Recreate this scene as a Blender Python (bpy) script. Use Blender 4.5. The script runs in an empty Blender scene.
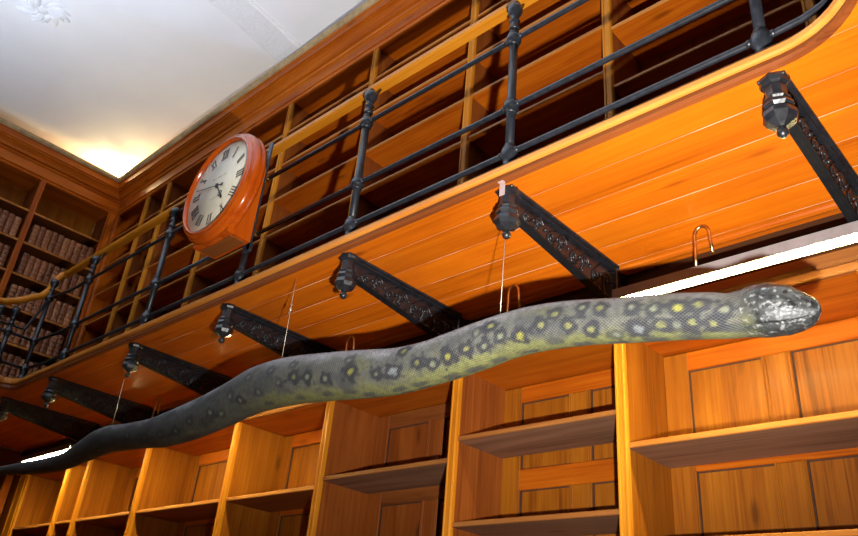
FLASH, WORLD, UPL, COVE, TUBE = 790, .012, 285, 75, 210
import bpy, math, random
from mathutils import Vector, Matrix, noise
random.seed(5)
ZO = 1.5                      # camera height above the floor; all z below are relative to the camera
PI = math.pi
C = bpy.context.scene.collection
sc = bpy.context.scene

# ------------------------------------------------------------------ mesh builder
class MB:
    def __init__(s): s.v = []; s.f = []; s.m = []; s.sm = []; s.uv = None
    def add(s, vs, fs, mi=0, smooth=False):
        b = len(s.v); s.v += [tuple(p) for p in vs]
        for f in fs: s.f.append([b+i for i in f]); s.m.append(mi); s.sm.append(smooth)
        return s
    def box(s, x0, x1, y0, y1, z0, z1, mi=0, ch=0.0):
        if x0 > x1: x0, x1 = x1, x0
        if y0 > y1: y0, y1 = y1, y0
        if z0 > z1: z0, z1 = z1, z0
        c = min(ch, .45*(x1-x0), .45*(y1-y0), .45*(z1-z0))
        if c <= 0:
            vs = [(x,y,z) for x in (x0,x1) for y in (y0,y1) for z in (z0,z1)]
            fs = [(0,1,3,2),(4,6,7,5),(0,4,5,1),(2,3,7,6),(0,2,6,4),(1,5,7,3)]
            return s.add(vs, fs, mi)
        vs = []
        idx = {}
        for i,x in enumerate((x0,x1)):
            for j,y in enumerate((y0,y1)):
                for k,z in enumerate((z0,z1)):
                    sx,sy,sz = (1-2*i),(1-2*j),(1-2*k)
                    for a,p in enumerate(((x,y+sy*c,z+sz*c),(x+sx*c,y,z+sz*c),(x+sx*c,y+sy*c,z))):
                        idx[(i,j,k,a)] = len(vs); vs.append(p)
        fs = []
        for i in (0,1):
            q = [idx[(i,0,0,0)],idx[(i,0,1,0)],idx[(i,1,1,0)],idx[(i,1,0,0)]]; fs.append(q if i==0 else q[::-1])
            q = [idx[(0,i,0,1)],idx[(1,i,0,1)],idx[(1,i,1,1)],idx[(0,i,1,1)]]; fs.append(q if i==0 else q[::-1])
            q = [idx[(0,0,i,2)],idx[(0,1,i,2)],idx[(1,1,i,2)],idx[(1,0,i,2)]]; fs.append(q if i==0 else q[::-1])
        for j in (0,1):
            for k in (0,1): fs.append([idx[(0,j,k,1)],idx[(1,j,k,1)],idx[(1,j,k,2)],idx[(0,j,k,2)]])
        for i in (0,1):
            for k in (0,1): fs.append([idx[(i,0,k,0)],idx[(i,1,k,0)],idx[(i,1,k,2)],idx[(i,0,k,2)]])
        for i in (0,1):
            for j in (0,1): fs.append([idx[(i,j,0,0)],idx[(i,j,1,0)],idx[(i,j,1,1)],idx[(i,j,0,1)]])
        for i in (0,1):
            for j in (0,1):
                for k in (0,1): fs.append([idx[(i,j,k,0)],idx[(i,j,k,1)],idx[(i,j,k,2)]])
        return s.add(vs, fs, mi)
    def tube(s, pts, r, n=12, mi=0, caps=True, rad=None):
        pts = [Vector(p) for p in pts]; rings = []
        up = None
        for i,p in enumerate(pts):
            t = (pts[min(i+1,len(pts)-1)] - pts[max(i-1,0)]).normalized()
            if up is None:
                up = Vector((0,0,1)) if abs(t.z) < .9 else Vector((0,1,0))
            a = (up - t*up.dot(t)).normalized(); up = a; b = t.cross(a)
            rr = rad[i] if rad else r
            rings.append([p + a*math.cos(2*PI*k/n)*rr + b*math.sin(2*PI*k/n)*rr for k in range(n)])
        vs = [q for g in rings for q in g]; fs = []
        for i in range(len(rings)-1):
            for k in range(n): fs.append((i*n+k,i*n+(k+1)%n,(i+1)*n+(k+1)%n,(i+1)*n+k))
        s.add(vs, fs, mi, True)
        if caps:
            b = len(s.v)-len(vs)
            s.f.append([b+k for k in range(n)][::-1]); s.m.append(mi); s.sm.append(False)
            s.f.append([b+(len(rings)-1)*n+k for k in range(n)]); s.m.append(mi); s.sm.append(False)
        return s
    def lathe(s, cx, cy, prof, n=20, mi=0, smooth=True):     # prof: (r, z) list, axis z
        vs = [(cx+r*math.cos(2*PI*k/n), cy+r*math.sin(2*PI*k/n), z) for r,z in prof for k in range(n)]
        fs = [(i*n+k,i*n+(k+1)%n,(i+1)*n+(k+1)%n,(i+1)*n+k) for i in range(len(prof)-1) for k in range(n)]
        fs.append([k for k in range(n)][::-1]); fs.append([(len(prof)-1)*n+k for k in range(n)])
        return s.add(vs, fs, mi, smooth)
    def lathe_y(s, cx, cz, prof, n=64, mi=0, smooth=True, closed=False):   # prof: (r, y), axis y
        vs = [(cx+r*math.cos(2*PI*k/n), y, cz+r*math.sin(2*PI*k/n)) for r,y in prof for k in range(n)]
        fs = [(i*n+k,i*n+(k+1)%n,(i+1)*n+(k+1)%n,(i+1)*n+k) for i in range(len(prof)-1) for k in range(n)]
        if closed: fs.append([(len(prof)-1)*n+k for k in range(n)]); fs.append([k for k in range(n)][::-1])
        return s.add(vs, fs, mi, smooth)
    def sweep(s, path, prof, mi=0, closed_prof=True, smooth=False):
        """path: list of (x,y); prof: (offset to the left of travel, z)"""
        n = len(prof); rings = []
        P = [Vector(p) for p in path]
        for i,p in enumerate(P):
            if i == 0: d = (P[1]-P[0]).normalized(); nn = Vector((-d.y,d.x)); k = 1
            elif i == len(P)-1: d = (P[-1]-P[-2]).normalized(); nn = Vector((-d.y,d.x)); k = 1
            else:
                d0 = (P[i]-P[i-1]).normalized(); d1 = (P[i+1]-P[i]).normalized()
                n0 = Vector((-d0.y,d0.x)); n1 = Vector((-d1.y,d1.x)); nn = (n0+n1).normalized(); k = 1/max(.3,nn.dot(n0))
            rings.append([(p.x+nn.x*o*k, p.y+nn.y*o*k, z) for o,z in prof])
        vs = [q for g in rings for q in g]; fs = []
        m = n if closed_prof else n-1
        for i in range(len(rings)-1):
            for k in range(m): fs.append((i*n+k,i*n+(k+1)%n,(i+1)*n+(k+1)%n,(i+1)*n+k))
        if closed_prof: fs.append(list(range(n))); fs.append([(len(rings)-1)*n+k for k in range(n)][::-1])
        return s.add(vs, fs, mi, smooth)
    def prism_x(s, x0, x1, poly, mi=0):      # poly in (y,z)
        n = len(poly); vs = [(x0,y,z) for y,z in poly]+[(x1,y,z) for y,z in poly]
        fs = [(k,(k+1)%n,n+(k+1)%n,n+k) for k in range(n)]+[list(range(n))[::-1],[n+k for k in range(n)]]
        return s.add(vs, fs, mi)
    def prism_y(s, y0, y1, poly, mi=0):      # poly in (x,z)
        n = len(poly); vs = [(x,y0,z) for x,z in poly]+[(x,y1,z) for x,z in poly]
        fs = [(k,(k+1)%n,n+(k+1)%n,n+k) for k in range(n)]+[list(range(n))[::-1],[n+k for k in range(n)]]
        return s.add(vs, fs, mi)
    def sphere(s, c, r, n=12, mi=0, sc3=(1,1,1)):
        vs = []; fs = []
        for i in range(n+1):
            th = PI*i/n
            for k in range(2*n):
                ph = PI*k/n; vs.append((c[0]+r*sc3[0]*math.sin(th)*math.cos(ph), c[1]+r*sc3[1]*math.sin(th)*math.sin(ph), c[2]+r*sc3[2]*math.cos(th)))
        for i in range(n):
            for k in range(2*n): fs.append((i*2*n+k,(i+1)*2*n+k,(i+1)*2*n+(k+1)%(2*n),i*2*n+(k+1)%(2*n)))
        return s.add(vs, fs, mi, True)
    def build(s, name, mats, parent=None, origin=None):
        if not isinstance(mats,(list,tuple)): mats = [mats]
        # origin in camera-relative coordinates; absolute = + ZO
        if parent is not None: o0 = Vector(parent['_o'])
        else: o0 = Vector(origin) if origin else Vector((0,0,-ZO))
        me = bpy.data.meshes.new(name)
        me.from_pydata([Vector(p)-o0 for p in s.v], [], s.f)
        for m in mats: me.materials.append(m)
        me.polygons.foreach_set('material_index', s.m)
        me.polygons.foreach_set('use_smooth', s.sm)
        me.validate(); 
        import bmesh
        bm = bmesh.new(); bm.from_mesh(me)
        bmesh.ops.recalc_face_normals(bm, faces=bm.faces[:]); bm.to_mesh(me); bm.free()
        me.update()
        o = bpy.data.objects.new(name, me); C.objects.link(o)
        o['_o'] = tuple(o0)
        if parent is not None: o.parent = parent
        else: o.location = o0 + Vector((0,0,ZO))
        return o

def tag(o, label=None, cat=None, group=None, kind=None):
    if label: o['label'] = label
    if cat: o['category'] = cat
    if group: o['group'] = group
    if kind: o['kind'] = kind
    return o
def thing(name, label, cat, at, group=None):
    o = bpy.data.objects.new(name, None); C.objects.link(o)
    o.empty_display_size = .1
    o['_o'] = tuple(at); o.location = Vector(at)+Vector((0,0,ZO))
    return tag(o, label, cat, group)
def copy_tree(o, parent=None):
    c = o.copy(); C.objects.link(c)
    if parent is not None: c.parent = parent
    for ch in [k for k in bpy.data.objects if k.parent == o and k != c]: copy_tree(ch, c)
    return c

# ------------------------------------------------------------------ materials
def nt(name):
    m = bpy.data.materials.new(name); m.use_nodes = True
    t = m.node_tree; b = t.nodes['Principled BSDF']
    return m, t, b
def N(t, typ, **kw):
    n = t.nodes.new(typ)
    for k,v in kw.items():
        if hasattr(n,k): setattr(n,k,v)
        else: n.inputs[k].default_value = v
    return n
def ramp(t, fac, stops):
    r = t.nodes.new('ShaderNodeValToRGB'); e = r.color_ramp.elements
    while len(e) < len(stops): e.new(.5)
    for el,(p,c) in zip(e,stops): el.position = p; el.color = (*c,1) if len(c)==3 else c
    t.links.new(fac, r.inputs[0]); return r.outputs[0]
def mix(t, fac, a, b, mode='MIX'):
    n = t.nodes.new('ShaderNodeMix'); n.data_type = 'RGBA'; n.blend_type = mode
    for s,v in ((n.inputs[0],fac),(n.inputs[6],a),(n.inputs[7],b)):
        if isinstance(v,(int,float)): s.default_value = v
        elif isinstance(v,tuple): s.default_value = (*v,1)
        else: t.links.new(v, s)
    return n.outputs[2]
def math_(t, op, a, b=None, c=None):
    n = t.nodes.new('ShaderNodeMath'); n.operation = op
    for i,v in enumerate((a,b,c)):
        if v is None: continue
        if isinstance(v,(int,float)): n.inputs[i].default_value = v
        else: t.links.new(v, n.inputs[i])
    return n.outputs[0]
def bump(t, b, h, strength=.2, dist=.01):
    n = t.nodes.new('ShaderNodeBump'); n.inputs['Strength'].default_value = strength; n.inputs['Distance'].default_value = dist
    t.links.new(h, n.inputs['Height']); t.links.new(n.outputs[0], b.inputs['Normal'])
def wood(name, dark, mid, light, axis='X', rough=.35, coat=.25, grain=1.0, knots=.6, boards=None):
    dark, mid, light = [(c[0]*.80, c[1]*.74, c[2]*.6) for c in (dark, mid, light)]
    m, t, b = nt(name)
    geo = t.nodes.new('ShaderNodeNewGeometry')
    mp = N(t,'ShaderNodeMapping'); t.links.new(geo.outputs['Position'], mp.inputs['Vector'])
    s = {'X':(.9,9,9),'Y':(9,.9,9),'Z':(9,9,.9)}[axis]
    mp.inputs['Scale'].default_value = [k*grain for k in s]
    if boards:                                   # each board gets its own offset and tint
        sx = t.nodes.new('ShaderNodeSeparateXYZ'); t.links.new(geo.outputs['Position'], sx.inputs[0])
        bi = math_(t,'FLOOR', math_(t,'DIVIDE', math_(t,'SUBTRACT', sx.outputs['XYZ'.index(boards[0])], boards[1]), boards[2]))
        wn = N(t,'ShaderNodeTexWhiteNoise', noise_dimensions='1D'); t.links.new(bi, wn.inputs['W'])
        cb = t.nodes.new('ShaderNodeCombineXYZ'); 
        off = math_(t,'MULTIPLY', wn.outputs['Value'], 37.0)
        for i in range(3): t.links.new(off, cb.inputs[i])
        t.links.new(cb.outputs[0], mp.inputs['Location'])
    n1 = N(t,'ShaderNodeTexNoise', Scale=1.0, Detail=5.0, Roughness=.6, Distortion=.9); t.links.new(mp.outputs[0], n1.inputs['Vector'])
    mp2 = N(t,'ShaderNodeMapping'); t.links.new(mp.outputs[0], mp2.inputs['Vector'])
    mp2.inputs['Scale'].default_value = {'X':(1,6,6),'Y':(6,1,6),'Z':(6,6,1)}[axis]
    n2 = N(t,'ShaderNodeTexNoise', Scale=1.6, Detail=4.0, Roughness=.65, Distortion=.3); t.links.new(mp2.outputs[0], n2.inputs['Vector'])
    mixf = math_(t,'ADD', math_(t,'MULTIPLY', n1.outputs['Fac'], .6), math_(t,'MULTIPLY', n2.outputs['Fac'], .4))
    col = ramp(t, mixf, [(.33,dark),(.47,mid),(.66,light)])
    # knots
    mp3 = N(t,'ShaderNodeMapping'); t.links.new(geo.outputs['Position'], mp3.inputs['Vector'])
    mp3.inputs['Scale'].default_value = {'X':(1.6,5,5),'Y':(5,1.6,5),'Z':(5,5,1.6)}[axis]
    vo = N(t,'ShaderNodeTexVoronoi', Scale=1.1); t.links.new(mp3.outputs[0], vo.inputs['Vector'])
    kf = ramp(t, vo.outputs['Distance'], [(.04,(1,1,1)),(.13,(0,0,0))])
    col = mix(t, math_(t,'MULTIPLY', kf, knots), col, tuple(c*.35 for c in dark))
    if boards:
        br = math_(t,'ADD', math_(t,'MULTIPLY', wn.outputs['Value'], .34), .80)
        cc = t.nodes.new('ShaderNodeCombineColor')
        for i in range(3): t.links.new(br, cc.inputs[i])
        col = mix(t, 1.0, col, cc.outputs[0], 'MULTIPLY')
        fr = math_(t,'FRACT', math_(t,'DIVIDE', math_(t,'SUBTRACT', sx.outputs['XYZ'.index(boards[0])], boards[1]), boards[2]))
        e = math_(t,'ABSOLUTE', math_(t,'SUBTRACT', fr, .5))
        nj = N(t,'ShaderNodeTexNoise', Scale=3.0, Detail=3.0); t.links.new(geo.outputs['Position'], nj.inputs['Vector'])
        lf = math_(t,'MULTIPLY', math_(t,'GREATER_THAN', e, .4865), ramp(t, nj.outputs['Fac'], [(.40,(.15,)*3),(.60,(.8,)*3)]))
        col = mix(t, lf, col, (.95,.55,.34))  # bevel highlights at the board joints painted as pale lines
        df = math_(t,'MULTIPLY', math_(t,'GREATER_THAN', math_(t,'SUBTRACT', e, math_(t,'MULTIPLY', math_(t,'GREATER_THAN', e, .4865), 1.0)), .474), .35)
        col = mix(t, df, col, tuple(c*.4 for c in dark))
    # blotchy old varnish
    n3 = N(t,'ShaderNodeTexNoise', Scale=2.3, Detail=3.0); t.links.new(geo.outputs['Position'], n3.inputs['Vector'])
    col = mix(t, ramp(t, n3.outputs['Fac'], [(.42,(.0,)*3),(.72,(.45,)*3)]), col, tuple(c*.75 for c in mid))
    t.links.new(col, b.inputs['Base Color'])
    b.inputs['Roughness'].default_value = rough
    b.inputs['Specular IOR Level'].default_value = .2
    b.inputs['Coat Weight'].default_value = coat*.5; b.inputs['Coat Roughness'].default_value = .2
    bump(t, b, mixf, .12, .004)
    return m
def plain(name, col, rough=.5, metal=0, noise_amt=0, nscale=20, coat=0, bmp=0):
    m, t, b = nt(name)
    b.inputs['Roughness'].default_value = rough; b.inputs['Metallic'].default_value = metal
    b.inputs['Coat Weight'].default_value = coat
    if noise_amt or bmp:
        geo = t.nodes.new('ShaderNodeNewGeometry')
        n = N(t,'ShaderNodeTexNoise', Scale=nscale, Detail=5.0); t.links.new(geo.outputs['Position'], n.inputs['Vector'])
        c = ramp(t, n.outputs['Fac'], [(.3,tuple(k*(1-noise_amt) for k in col)),(.7,tuple(min(1,k*(1+noise_amt)) for k in col))])
        t.links.new(c, b.inputs['Base Color'])
        if bmp: bump(t, b, n.outputs['Fac'], bmp, .003)
    else: b.inputs['Base Color'].default_value = (*col,1)
    return m
D,Mi,L = (.24,.042,.003),(.50,.112,.006),(.70,.20,.012)
M = {}
M['soffit'] = wood('varnished_pine_boards', (.42,.085,.003),(.66,.155,.005),(.78,.22,.008),'X',boards=('Y',.038,.156),rough=.38)
for a in 'XYZ': M['wood'+a] = wood('varnished_pine_'+a.lower(), D, Mi, L, a)
M['panel'] = wood('pine_back_panel', (.14,.036,.004),(.35,.108,.007),(.50,.185,.014),'Z',rough=.5,coat=.1)
M['old'] = wood('worn_pine', (.15,.035,.008),(.29,.078,.014),(.40,.125,.024),'Z',rough=.55,coat=.05)  # worn tone that also carries painted shade in dark bays and backs
M['oldX'] = wood('worn_shaded_pine_x', (.13,.035,.010),(.25,.075,.018),(.35,.12,.03),'X',rough=.6,coat=.05)  # also the darkened rail wood of the bay without a tube
M['oldY'] = wood('worn_pine_y', (.12,.035,.010),(.23,.07,.018),(.33,.11,.03),'Y',rough=.6,coat=.05)
M['raw'] = wood('unvarnished_shelf', (.13,.062,.038),(.25,.125,.08),(.36,.19,.13),'X',rough=.8,coat=0)
M['rawY'] = wood('unvarnished_shelf_y', (.075,.032,.018),(.14,.06,.034),(.20,.09,.05),'Y',rough=.8,coat=0)
M['edge'] = wood('shelf_edge', (.36,.12,.02),(.58,.22,.045),(.72,.34,.09),'X',rough=.45,coat=.1,knots=.2)
M['quirk'] = plain('dark_joints', (.055,.020,.008), .8, 0, .3, 20)  # dark tone for the thin strips beside stiles and muntins
M['dark'] = wood('dark_moulding', (.035,.012,.004),(.06,.022,.008),(.10,.035,.012),'X',rough=.6,coat=0,knots=0)  # much darker than the other wood; lower cornice and deck
M['nosing'] = wood('pale_pine_nosing', (.46,.15,.02),(.68,.26,.045),(.78,.36,.09),'X',rough=.4,knots=.2)
M['redmould'] = wood('red_brown_moulding', (.11,.028,.010),(.21,.055,.014),(.31,.09,.024),'X',rough=.45,knots=.2)
M['dust'] = plain('dusty_cornice_top', (.40,.28,.14), .9, 0, .25, 14)
M['iron'] = plain('black_painted_iron', (.009,.010,.013), .38, 0, .5, 40, .3, .5)
M['ironrail'] = plain('black_gloss_iron', (.014,.016,.021), .36, 0, .4, 40, .15, .25)
M['ironmatt'] = plain('dull_black_iron', (.006,.006,.007), .75, 0, .3, 40)
M['ironmatt'].node_tree.nodes['Principled BSDF'].inputs['Specular IOR Level'].default_value = .12
M['edge2'] = wood('shaded_shelf_edge', (.22,.075,.018),(.34,.13,.035),(.46,.20,.06),'X',rough=.6,coat=0,knots=.2)  # darker copy of shelf_edge, shade put into the colour
M['front'] = wood('golden_pine_edge', (.45,.14,.006),(.66,.25,.012),(.80,.36,.03),'Z',rough=.5,coat=0,knots=.2)
M['rail'] = wood('golden_pine_handrail', (.42,.13,.006),(.62,.225,.012),(.74,.31,.03),'X',rough=.4,knots=.1)
M['steel'] = plain('grey_iron_strap', (.035,.045,.06), .35, .3, .3, 30)
M['brass'] = plain('aged_brass', (.62,.40,.16), .3, 1, .3, 60)
M['plaster'] = plain('white_plaster', (.84,.83,.85), .9, 0, .02, 3)
M['plaster2'] = plain('white_plaster_rib', (.80,.79,.81), .9, 0, .05, 45, 0, .25)
M['white'] = plain('grey_painted_metal', (.20,.18,.18), .4, 0, .12, 30)
M['clockwood'] = wood('red_mahogany', (.36,.045,.004),(.58,.095,.006),(.68,.14,.010),'Z',rough=.16,coat=.8,knots=0)
M['dial'] = plain('cream_enamel', (.70,.64,.49), .45, 0, .03, 8)
M['ink'] = plain('black_ink', (.03,.028,.025), .6)
M['fadeink'] = plain('faded_ink', (.42,.38,.30), .7)
M['cable'] = plain('steel_wire', (.55,.50,.42), .35, .6)
M['floor'] = wood('floor_boards', (.10,.04,.015),(.20,.085,.03),(.28,.13,.05),'X',boards=('Y',0,.12),rough=.5)
def emis(name, col, s):
    m, t, b = nt(name); b.inputs['Base Color'].default_value = (.8,.8,.8,1)
    b.inputs['Emission Color'].default_value = (*col,1); b.inputs['Emission Strength'].default_value = s
    return m
M['tube'] = emis('lit_fluorescent_tube', (1,.86,.36), TUBE)
M['bulb'] = emis('lit_bulb', (1,.84,.42), 30)
PATH= [(-6.0909, 1.0472, 0.0157), (-5.809, 1.0219, 0.0252), (-5.4432, 0.9943, 0.0368), (-5.2245, 0.9795, 0.0435), (-4.9581, 0.9632, 0.048), (-4.7346, 0.9638, 0.0521), (-4.6141, 0.9828, 0.0556), (-4.4737, 1.0042, 0.066), (-4.3419, 1.0312, 0.0753), (-4.2016, 1.0358, 0.0745), (-4.0472, 1.0252, 0.0704), (-3.764, 0.9942, 0.0704), (-3.6161, 0.9975, 0.0831), (-3.3847, 1.0041, 0.0932), (-3.1751, 1.0244, 0.0898), (-2.9861, 1.0648, 0.0931), (-2.8386, 1.0841, 0.103), (-2.6096, 1.0871, 0.1049), (-2.3515, 1.0461, 0.0954), (-2.1083, 1.0051, 0.0928), (-1.9444, 0.9875, 0.0861), (-1.7944, 0.9885, 0.0777), (-1.6775, 0.9982, 0.0825), (-1.5535, 1.009, 0.0824), (-1.4607, 1.0179, 0.0748), (-1.3597, 1.0199, 0.0773), (-1.2447, 1.0088, 0.0724), (-1.137, 0.9892, 0.0689), (-1.0524, 0.9709, 0.0677), (-0.9625, 0.9582, 0.0659), (-0.8517, 0.9352, 0.0649), (-0.7677, 0.9164, 0.0624), (-0.7144, 0.9037, 0.0591), (-0.6751, 0.9009, 0.0615), (-0.6368, 0.8982, 0.0649), (-0.5999, 0.8915, 0.0644), (-0.5646, 0.8811, 0.0574), (-0.53, 0.8722, 0.0428), (-0.507, 0.8696, 0.0273), (-0.4959, 0.8667, 0.0091)]
SPOTS= [(-1.785, -0.33, 'y'), (-1.721, -0.62, 'w'), (-1.649, -0.54, 'Y'), (-1.565, -0.49, 'y'), (-1.497, -0.63, 'w'), (-1.461, 0.12, 'y'), (-1.517, 0.06, 'v'), (-1.426, -0.45, 'w'), (-1.348, -0.63, 'Y'), (-1.267, -0.31, 'y'), (-1.216, 0.08, 'y'), (-1.169, -0.47, 'y'), (-1.127, 0.29, 'w'), (-1.065, 0.24, 'y'), (-1.093, -0.71, 'y'), (-1.017, -1.02, 'v'), (-0.963, 0.17, 'w'), (-0.944, -0.79, 'W'), (-0.895, 0.0, 'w'), (-0.874, -0.69, 'y'), (-0.826, -0.01, 'Y'), (-0.831, -0.71, 'v'), (-0.786, -0.64, 'y'), (-0.77, 0.13, 'y'), (-0.731, -0.74, 'y'), (-0.704, -0.13, 'w'), (-2.628, 0.15, 'v'), (-2.489, 0.29, 'v'), (-2.461, -0.25, 'y'), (-2.373, -0.31, 'w'), (-2.565, -0.43, 'v'), (-2.26, -0.43, 'w'), (-2.117, -0.23, 'Y'), (-2.14, 0.28, 'v'), (-1.98, -0.41, 'w'), (-1.9, -0.43, 'W'), (-2.716, -0.64, 'v'), (-2.787, 0.1, 'v'), (-3.525, -0.68, 'v'), (-3.387, -0.77, 'v'), (-3.259, -0.57, 'v'), (-3.096, -0.61, 'v'), (-2.929, -0.36, 'v'), (-3.035, -0.95, 'v'), (-3.681, -0.63, 'v'), (-3.875, -0.3, 'v'), (-2.871, -0.77, 'w'), (-1.855, 0.41, 'y'), (-2.148, -1.1, 'b'), (-2.287, -1.13, 'b'), (-1.586, -1.52, 'b'), (-1.486, -1.52, 'b'), (-1.447, -1.67, 's'), (-1.394, -1.44, 's'), (-1.353, -1.62, 'b'), (-1.687, -1.46, 'b'), (-1.23, -1.15, 'b'), (-1.148, -1.55, 'b'), (-1.029, -1.62, 'b'), (-1.912, -1.34, 'b'), (-1.82, -1.36, 'b'), (-2.064, -1.39, 'b'), (-2.468, -1.23, 'b'), (-2.697, -1.28, 'b'), (-0.675, -1.03, 'b'), (-0.914, -1.49, 'b'), (-0.809, -1.39, 'b')]
# ================================================================== THE ROOM
b = MB(); b.box(-9.2, 3.2, -3.6, 3.25, -1.55, -1.5); f = b.build('floor', M['floor']); tag(f, 'dark wooden floor far below the gallery', kind='structure')
b = MB(); b.box(-9.2, 3.2, 3.10, 3.25, -1.5, 5.2); f = b.build('wall_main', M['plaster']); tag(f, 'white wall behind the long bookcases', kind='structure')
b = MB(); b.box(-9.2, -8.3, -3.6, 3.10, -1.5, 1.6); b.box(-9.2, -7.86, -3.6, 3.10, 1.6, 5.2); f = b.build('wall_left', M['plaster']); tag(f, 'white wall behind the far left bookcases', kind='structure')

# vaulted plaster ceiling: lunettes between flat ribs that run away from the wall
CZ = 4.55
RIB = [(-4.58,-4.28),(-1.30,-1.0),(1.85,2.15)]
BAY = [(-7.25,-4.58),(-4.28,-1.30),(-1.0,1.85)]
def ceil_z(x, y):
    d = max(0., 2.46 - y)
    zm = .24*(1-math.exp(-d/.75))
    zl = 0
    for a, c in BAY:
        if a < x < c:
            u = (x-a)/(c-a); zl = .20*(1-abs(2*u-1)**2.2)*math.exp(-d*.10)
            dd = min(x-a, c-x)
            zm2 = zm
    dl = max(0., x+7.25)
    k = 1-math.exp(-dl/1.1)
    z = max(zm*.72, zl*.9)
    # soft blend so that creases stay shallow
    return CZ + min(z, .24*k+.02) if x < -5.85 else CZ + z
b = MB(); nx, ny = 190, 120
xs = [-7.86 + i*(11.0)/nx for i in range(nx+1)]; ys = [3.10 - j*(6.7)/ny for j in range(ny+1)]
vs = [(x, y, ceil_z(x,y)) for y in ys for x in xs]
fs = [(j*(nx+1)+i, j*(nx+1)+i+1, (j+1)*(nx+1)+i+1, (j+1)*(nx+1)+i) for j in range(ny) for i in range(nx)]
b.add(vs, fs, 0, True)
cl = b.build('ceiling', M['plaster']); tag(cl, 'white vaulted plaster ceiling', kind='structure')
for i,(a,c) in enumerate(RIB):
    b = MB(); pr = []
    n = 40; vs = []; fs = []
    for j in range(n+1):
        y = 2.60 - j*5.9/n; z = ceil_z((a+c)/2, y) - .012
        vs += [(a,y,z+.05),(a,y,z),(a+.02,y,z-.012),(c-.02,y,z-.012),(c,y,z),(c,y,z+.05)]
    for j in range(n):
        for k in range(5): fs.append((j*6+k,j*6+k+1,(j+1)*6+k+1,(j+1)*6+k))
    b.add(vs, fs); o = b.build('trim_%d'%(i+1), M['plaster2']); tag(o, 'flat plaster rib crossing the ceiling', kind='structure')
# leaf relief on the ceiling
def leaf_relief():
    b = MB(); cx, cy = -5.86, .955
    for k in range(16):
        a = k*PI*2/16 + random.uniform(-.15,.15); L_ = random.uniform(.10,.19); w = L_*.26
        n = 10; vs = []; fs = []
        for i in range(n+1):
            u = i/n; ww = w*math.sin(PI*min(1,u*.95+.05))**.8*(1+.18*math.sin(u*22)); r = .04+u*L_
            aa = a + .5*u*u
            c0 = Vector((cx+r*math.cos(aa), cy+r*math.sin(aa))); t_ = Vector((-math.sin(aa), math.cos(aa)))
            for q,h in ((-1,0),(-.5,.012),(0,.022+.02*math.sin(PI*u)),(.5,.012),(1,0)):
                p = c0 + t_*ww*q; vs.append((p.x, p.y, ceil_z(p.x,p.y)+.004-h))
        for i in range(n):
            for q in range(4): fs.append((i*5+q,i*5+q+1,(i+1)*5+q+1,(i+1)*5+q))
        b.add(vs, fs, 0, True)
    b.sphere((cx,cy,ceil_z(cx,cy)-.005), .05, 8, 0, (1,1,.5))
    o = b.build('ceiling_ornament', M['plaster2'], origin=(cx,cy,ceil_z(cx,cy)))
    return tag(o, 'white plaster leaf relief on the ceiling at the upper left corner of the photo', 'ornament')
leaf_relief()

# ================================================================== BOOKCASES
def upright_mesh(x, w, yf, yb, z0, z1, axis='main', mi_front=0):
    """front board with two beads, then the side board running back"""
    b = MB()
    b.box(x-w/2, x+w/2, yf, yf+.022, z0, z1, 0, .002)
    for k in (-.34, .34):
        b.box(x+k*w-.006, x+k*w+.006, yf-.006, yf+.004, z0, z1, 0, .003)
    b.box(x-w*.28, x+w*.28, yf+.02, yb, z0, z1, 1)
    return b
def back_panel_mesh(x0, x1, yb, z0, z1, rails, nm=1):
    """framed back: stiles, rails and muntins proud of tongued panels"""
    b = MB(); b.box(x0, x1, yb+.012, yb+.03, z0, z1, 0)
    b.box(x0, x0+.112, yb-.004, yb+.013, z0, z1, 0, .004); b.box(x1-.105, x1, yb-.004, yb+.013, z0, z1, 0, .004)
    w = (x1-x0)
    rs = sorted(rails); gaps = [(p[1],q[0]) for p,q in zip(rs,rs[1:])]
    for k in range(1, nm+1):
        xc = x0 + w*(k/(nm+1) + .025*(nm==1))
        for (ga_, gb_) in gaps:
            b.box(xc-.056, xc+.056, yb-.004, yb+.013, ga_, gb_, 0, .004)
            for e in (-.056,.056,-.044,.044): b.box(xc+e-.003, xc+e+.003, yb-.010, yb, ga_, gb_, 0, .002)
    for (ga_, gb_) in gaps:        # beads round each panel
        for xx in (x0+.112, x1-.105): b.box(xx-.004, xx+.004, yb-.010, yb, ga_, gb_, 0, .002)
    for (a, c) in rails: b.box(x0+.112, x1-.105, yb-.005, yb+.013, a, c, 1, .004)
    # dark strips in the quirks round the panels
    ms = [x0+w*(k/(nm+1)+.025*(nm==1)) for k in range(1,nm+1)]
    for (ga_, gb_) in gaps:
        for xx in [x0+.1155, x1-.1085]+[m+s*.0605 for m in ms for s in (-1,1)]: b.box(xx-.003, xx+.003, yb+.004, yb+.013, ga_, gb_, 2)
        for zz in (ga_+.003, gb_-.003): b.box(x0+.112, x1-.105, yb+.0105, yb+.013, zz-.003, zz+.003, 2)
    return b
def shelf_mesh(x0, x1, yf, yb, z, th=.022):
    b = MB(); b.box(x0, x1, yf, yf+.012, z-th, z, 0, .003); b.box(x0, x1, yf+.011, yb, z-th+.001, z-.0005, 1)
    return b

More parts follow.
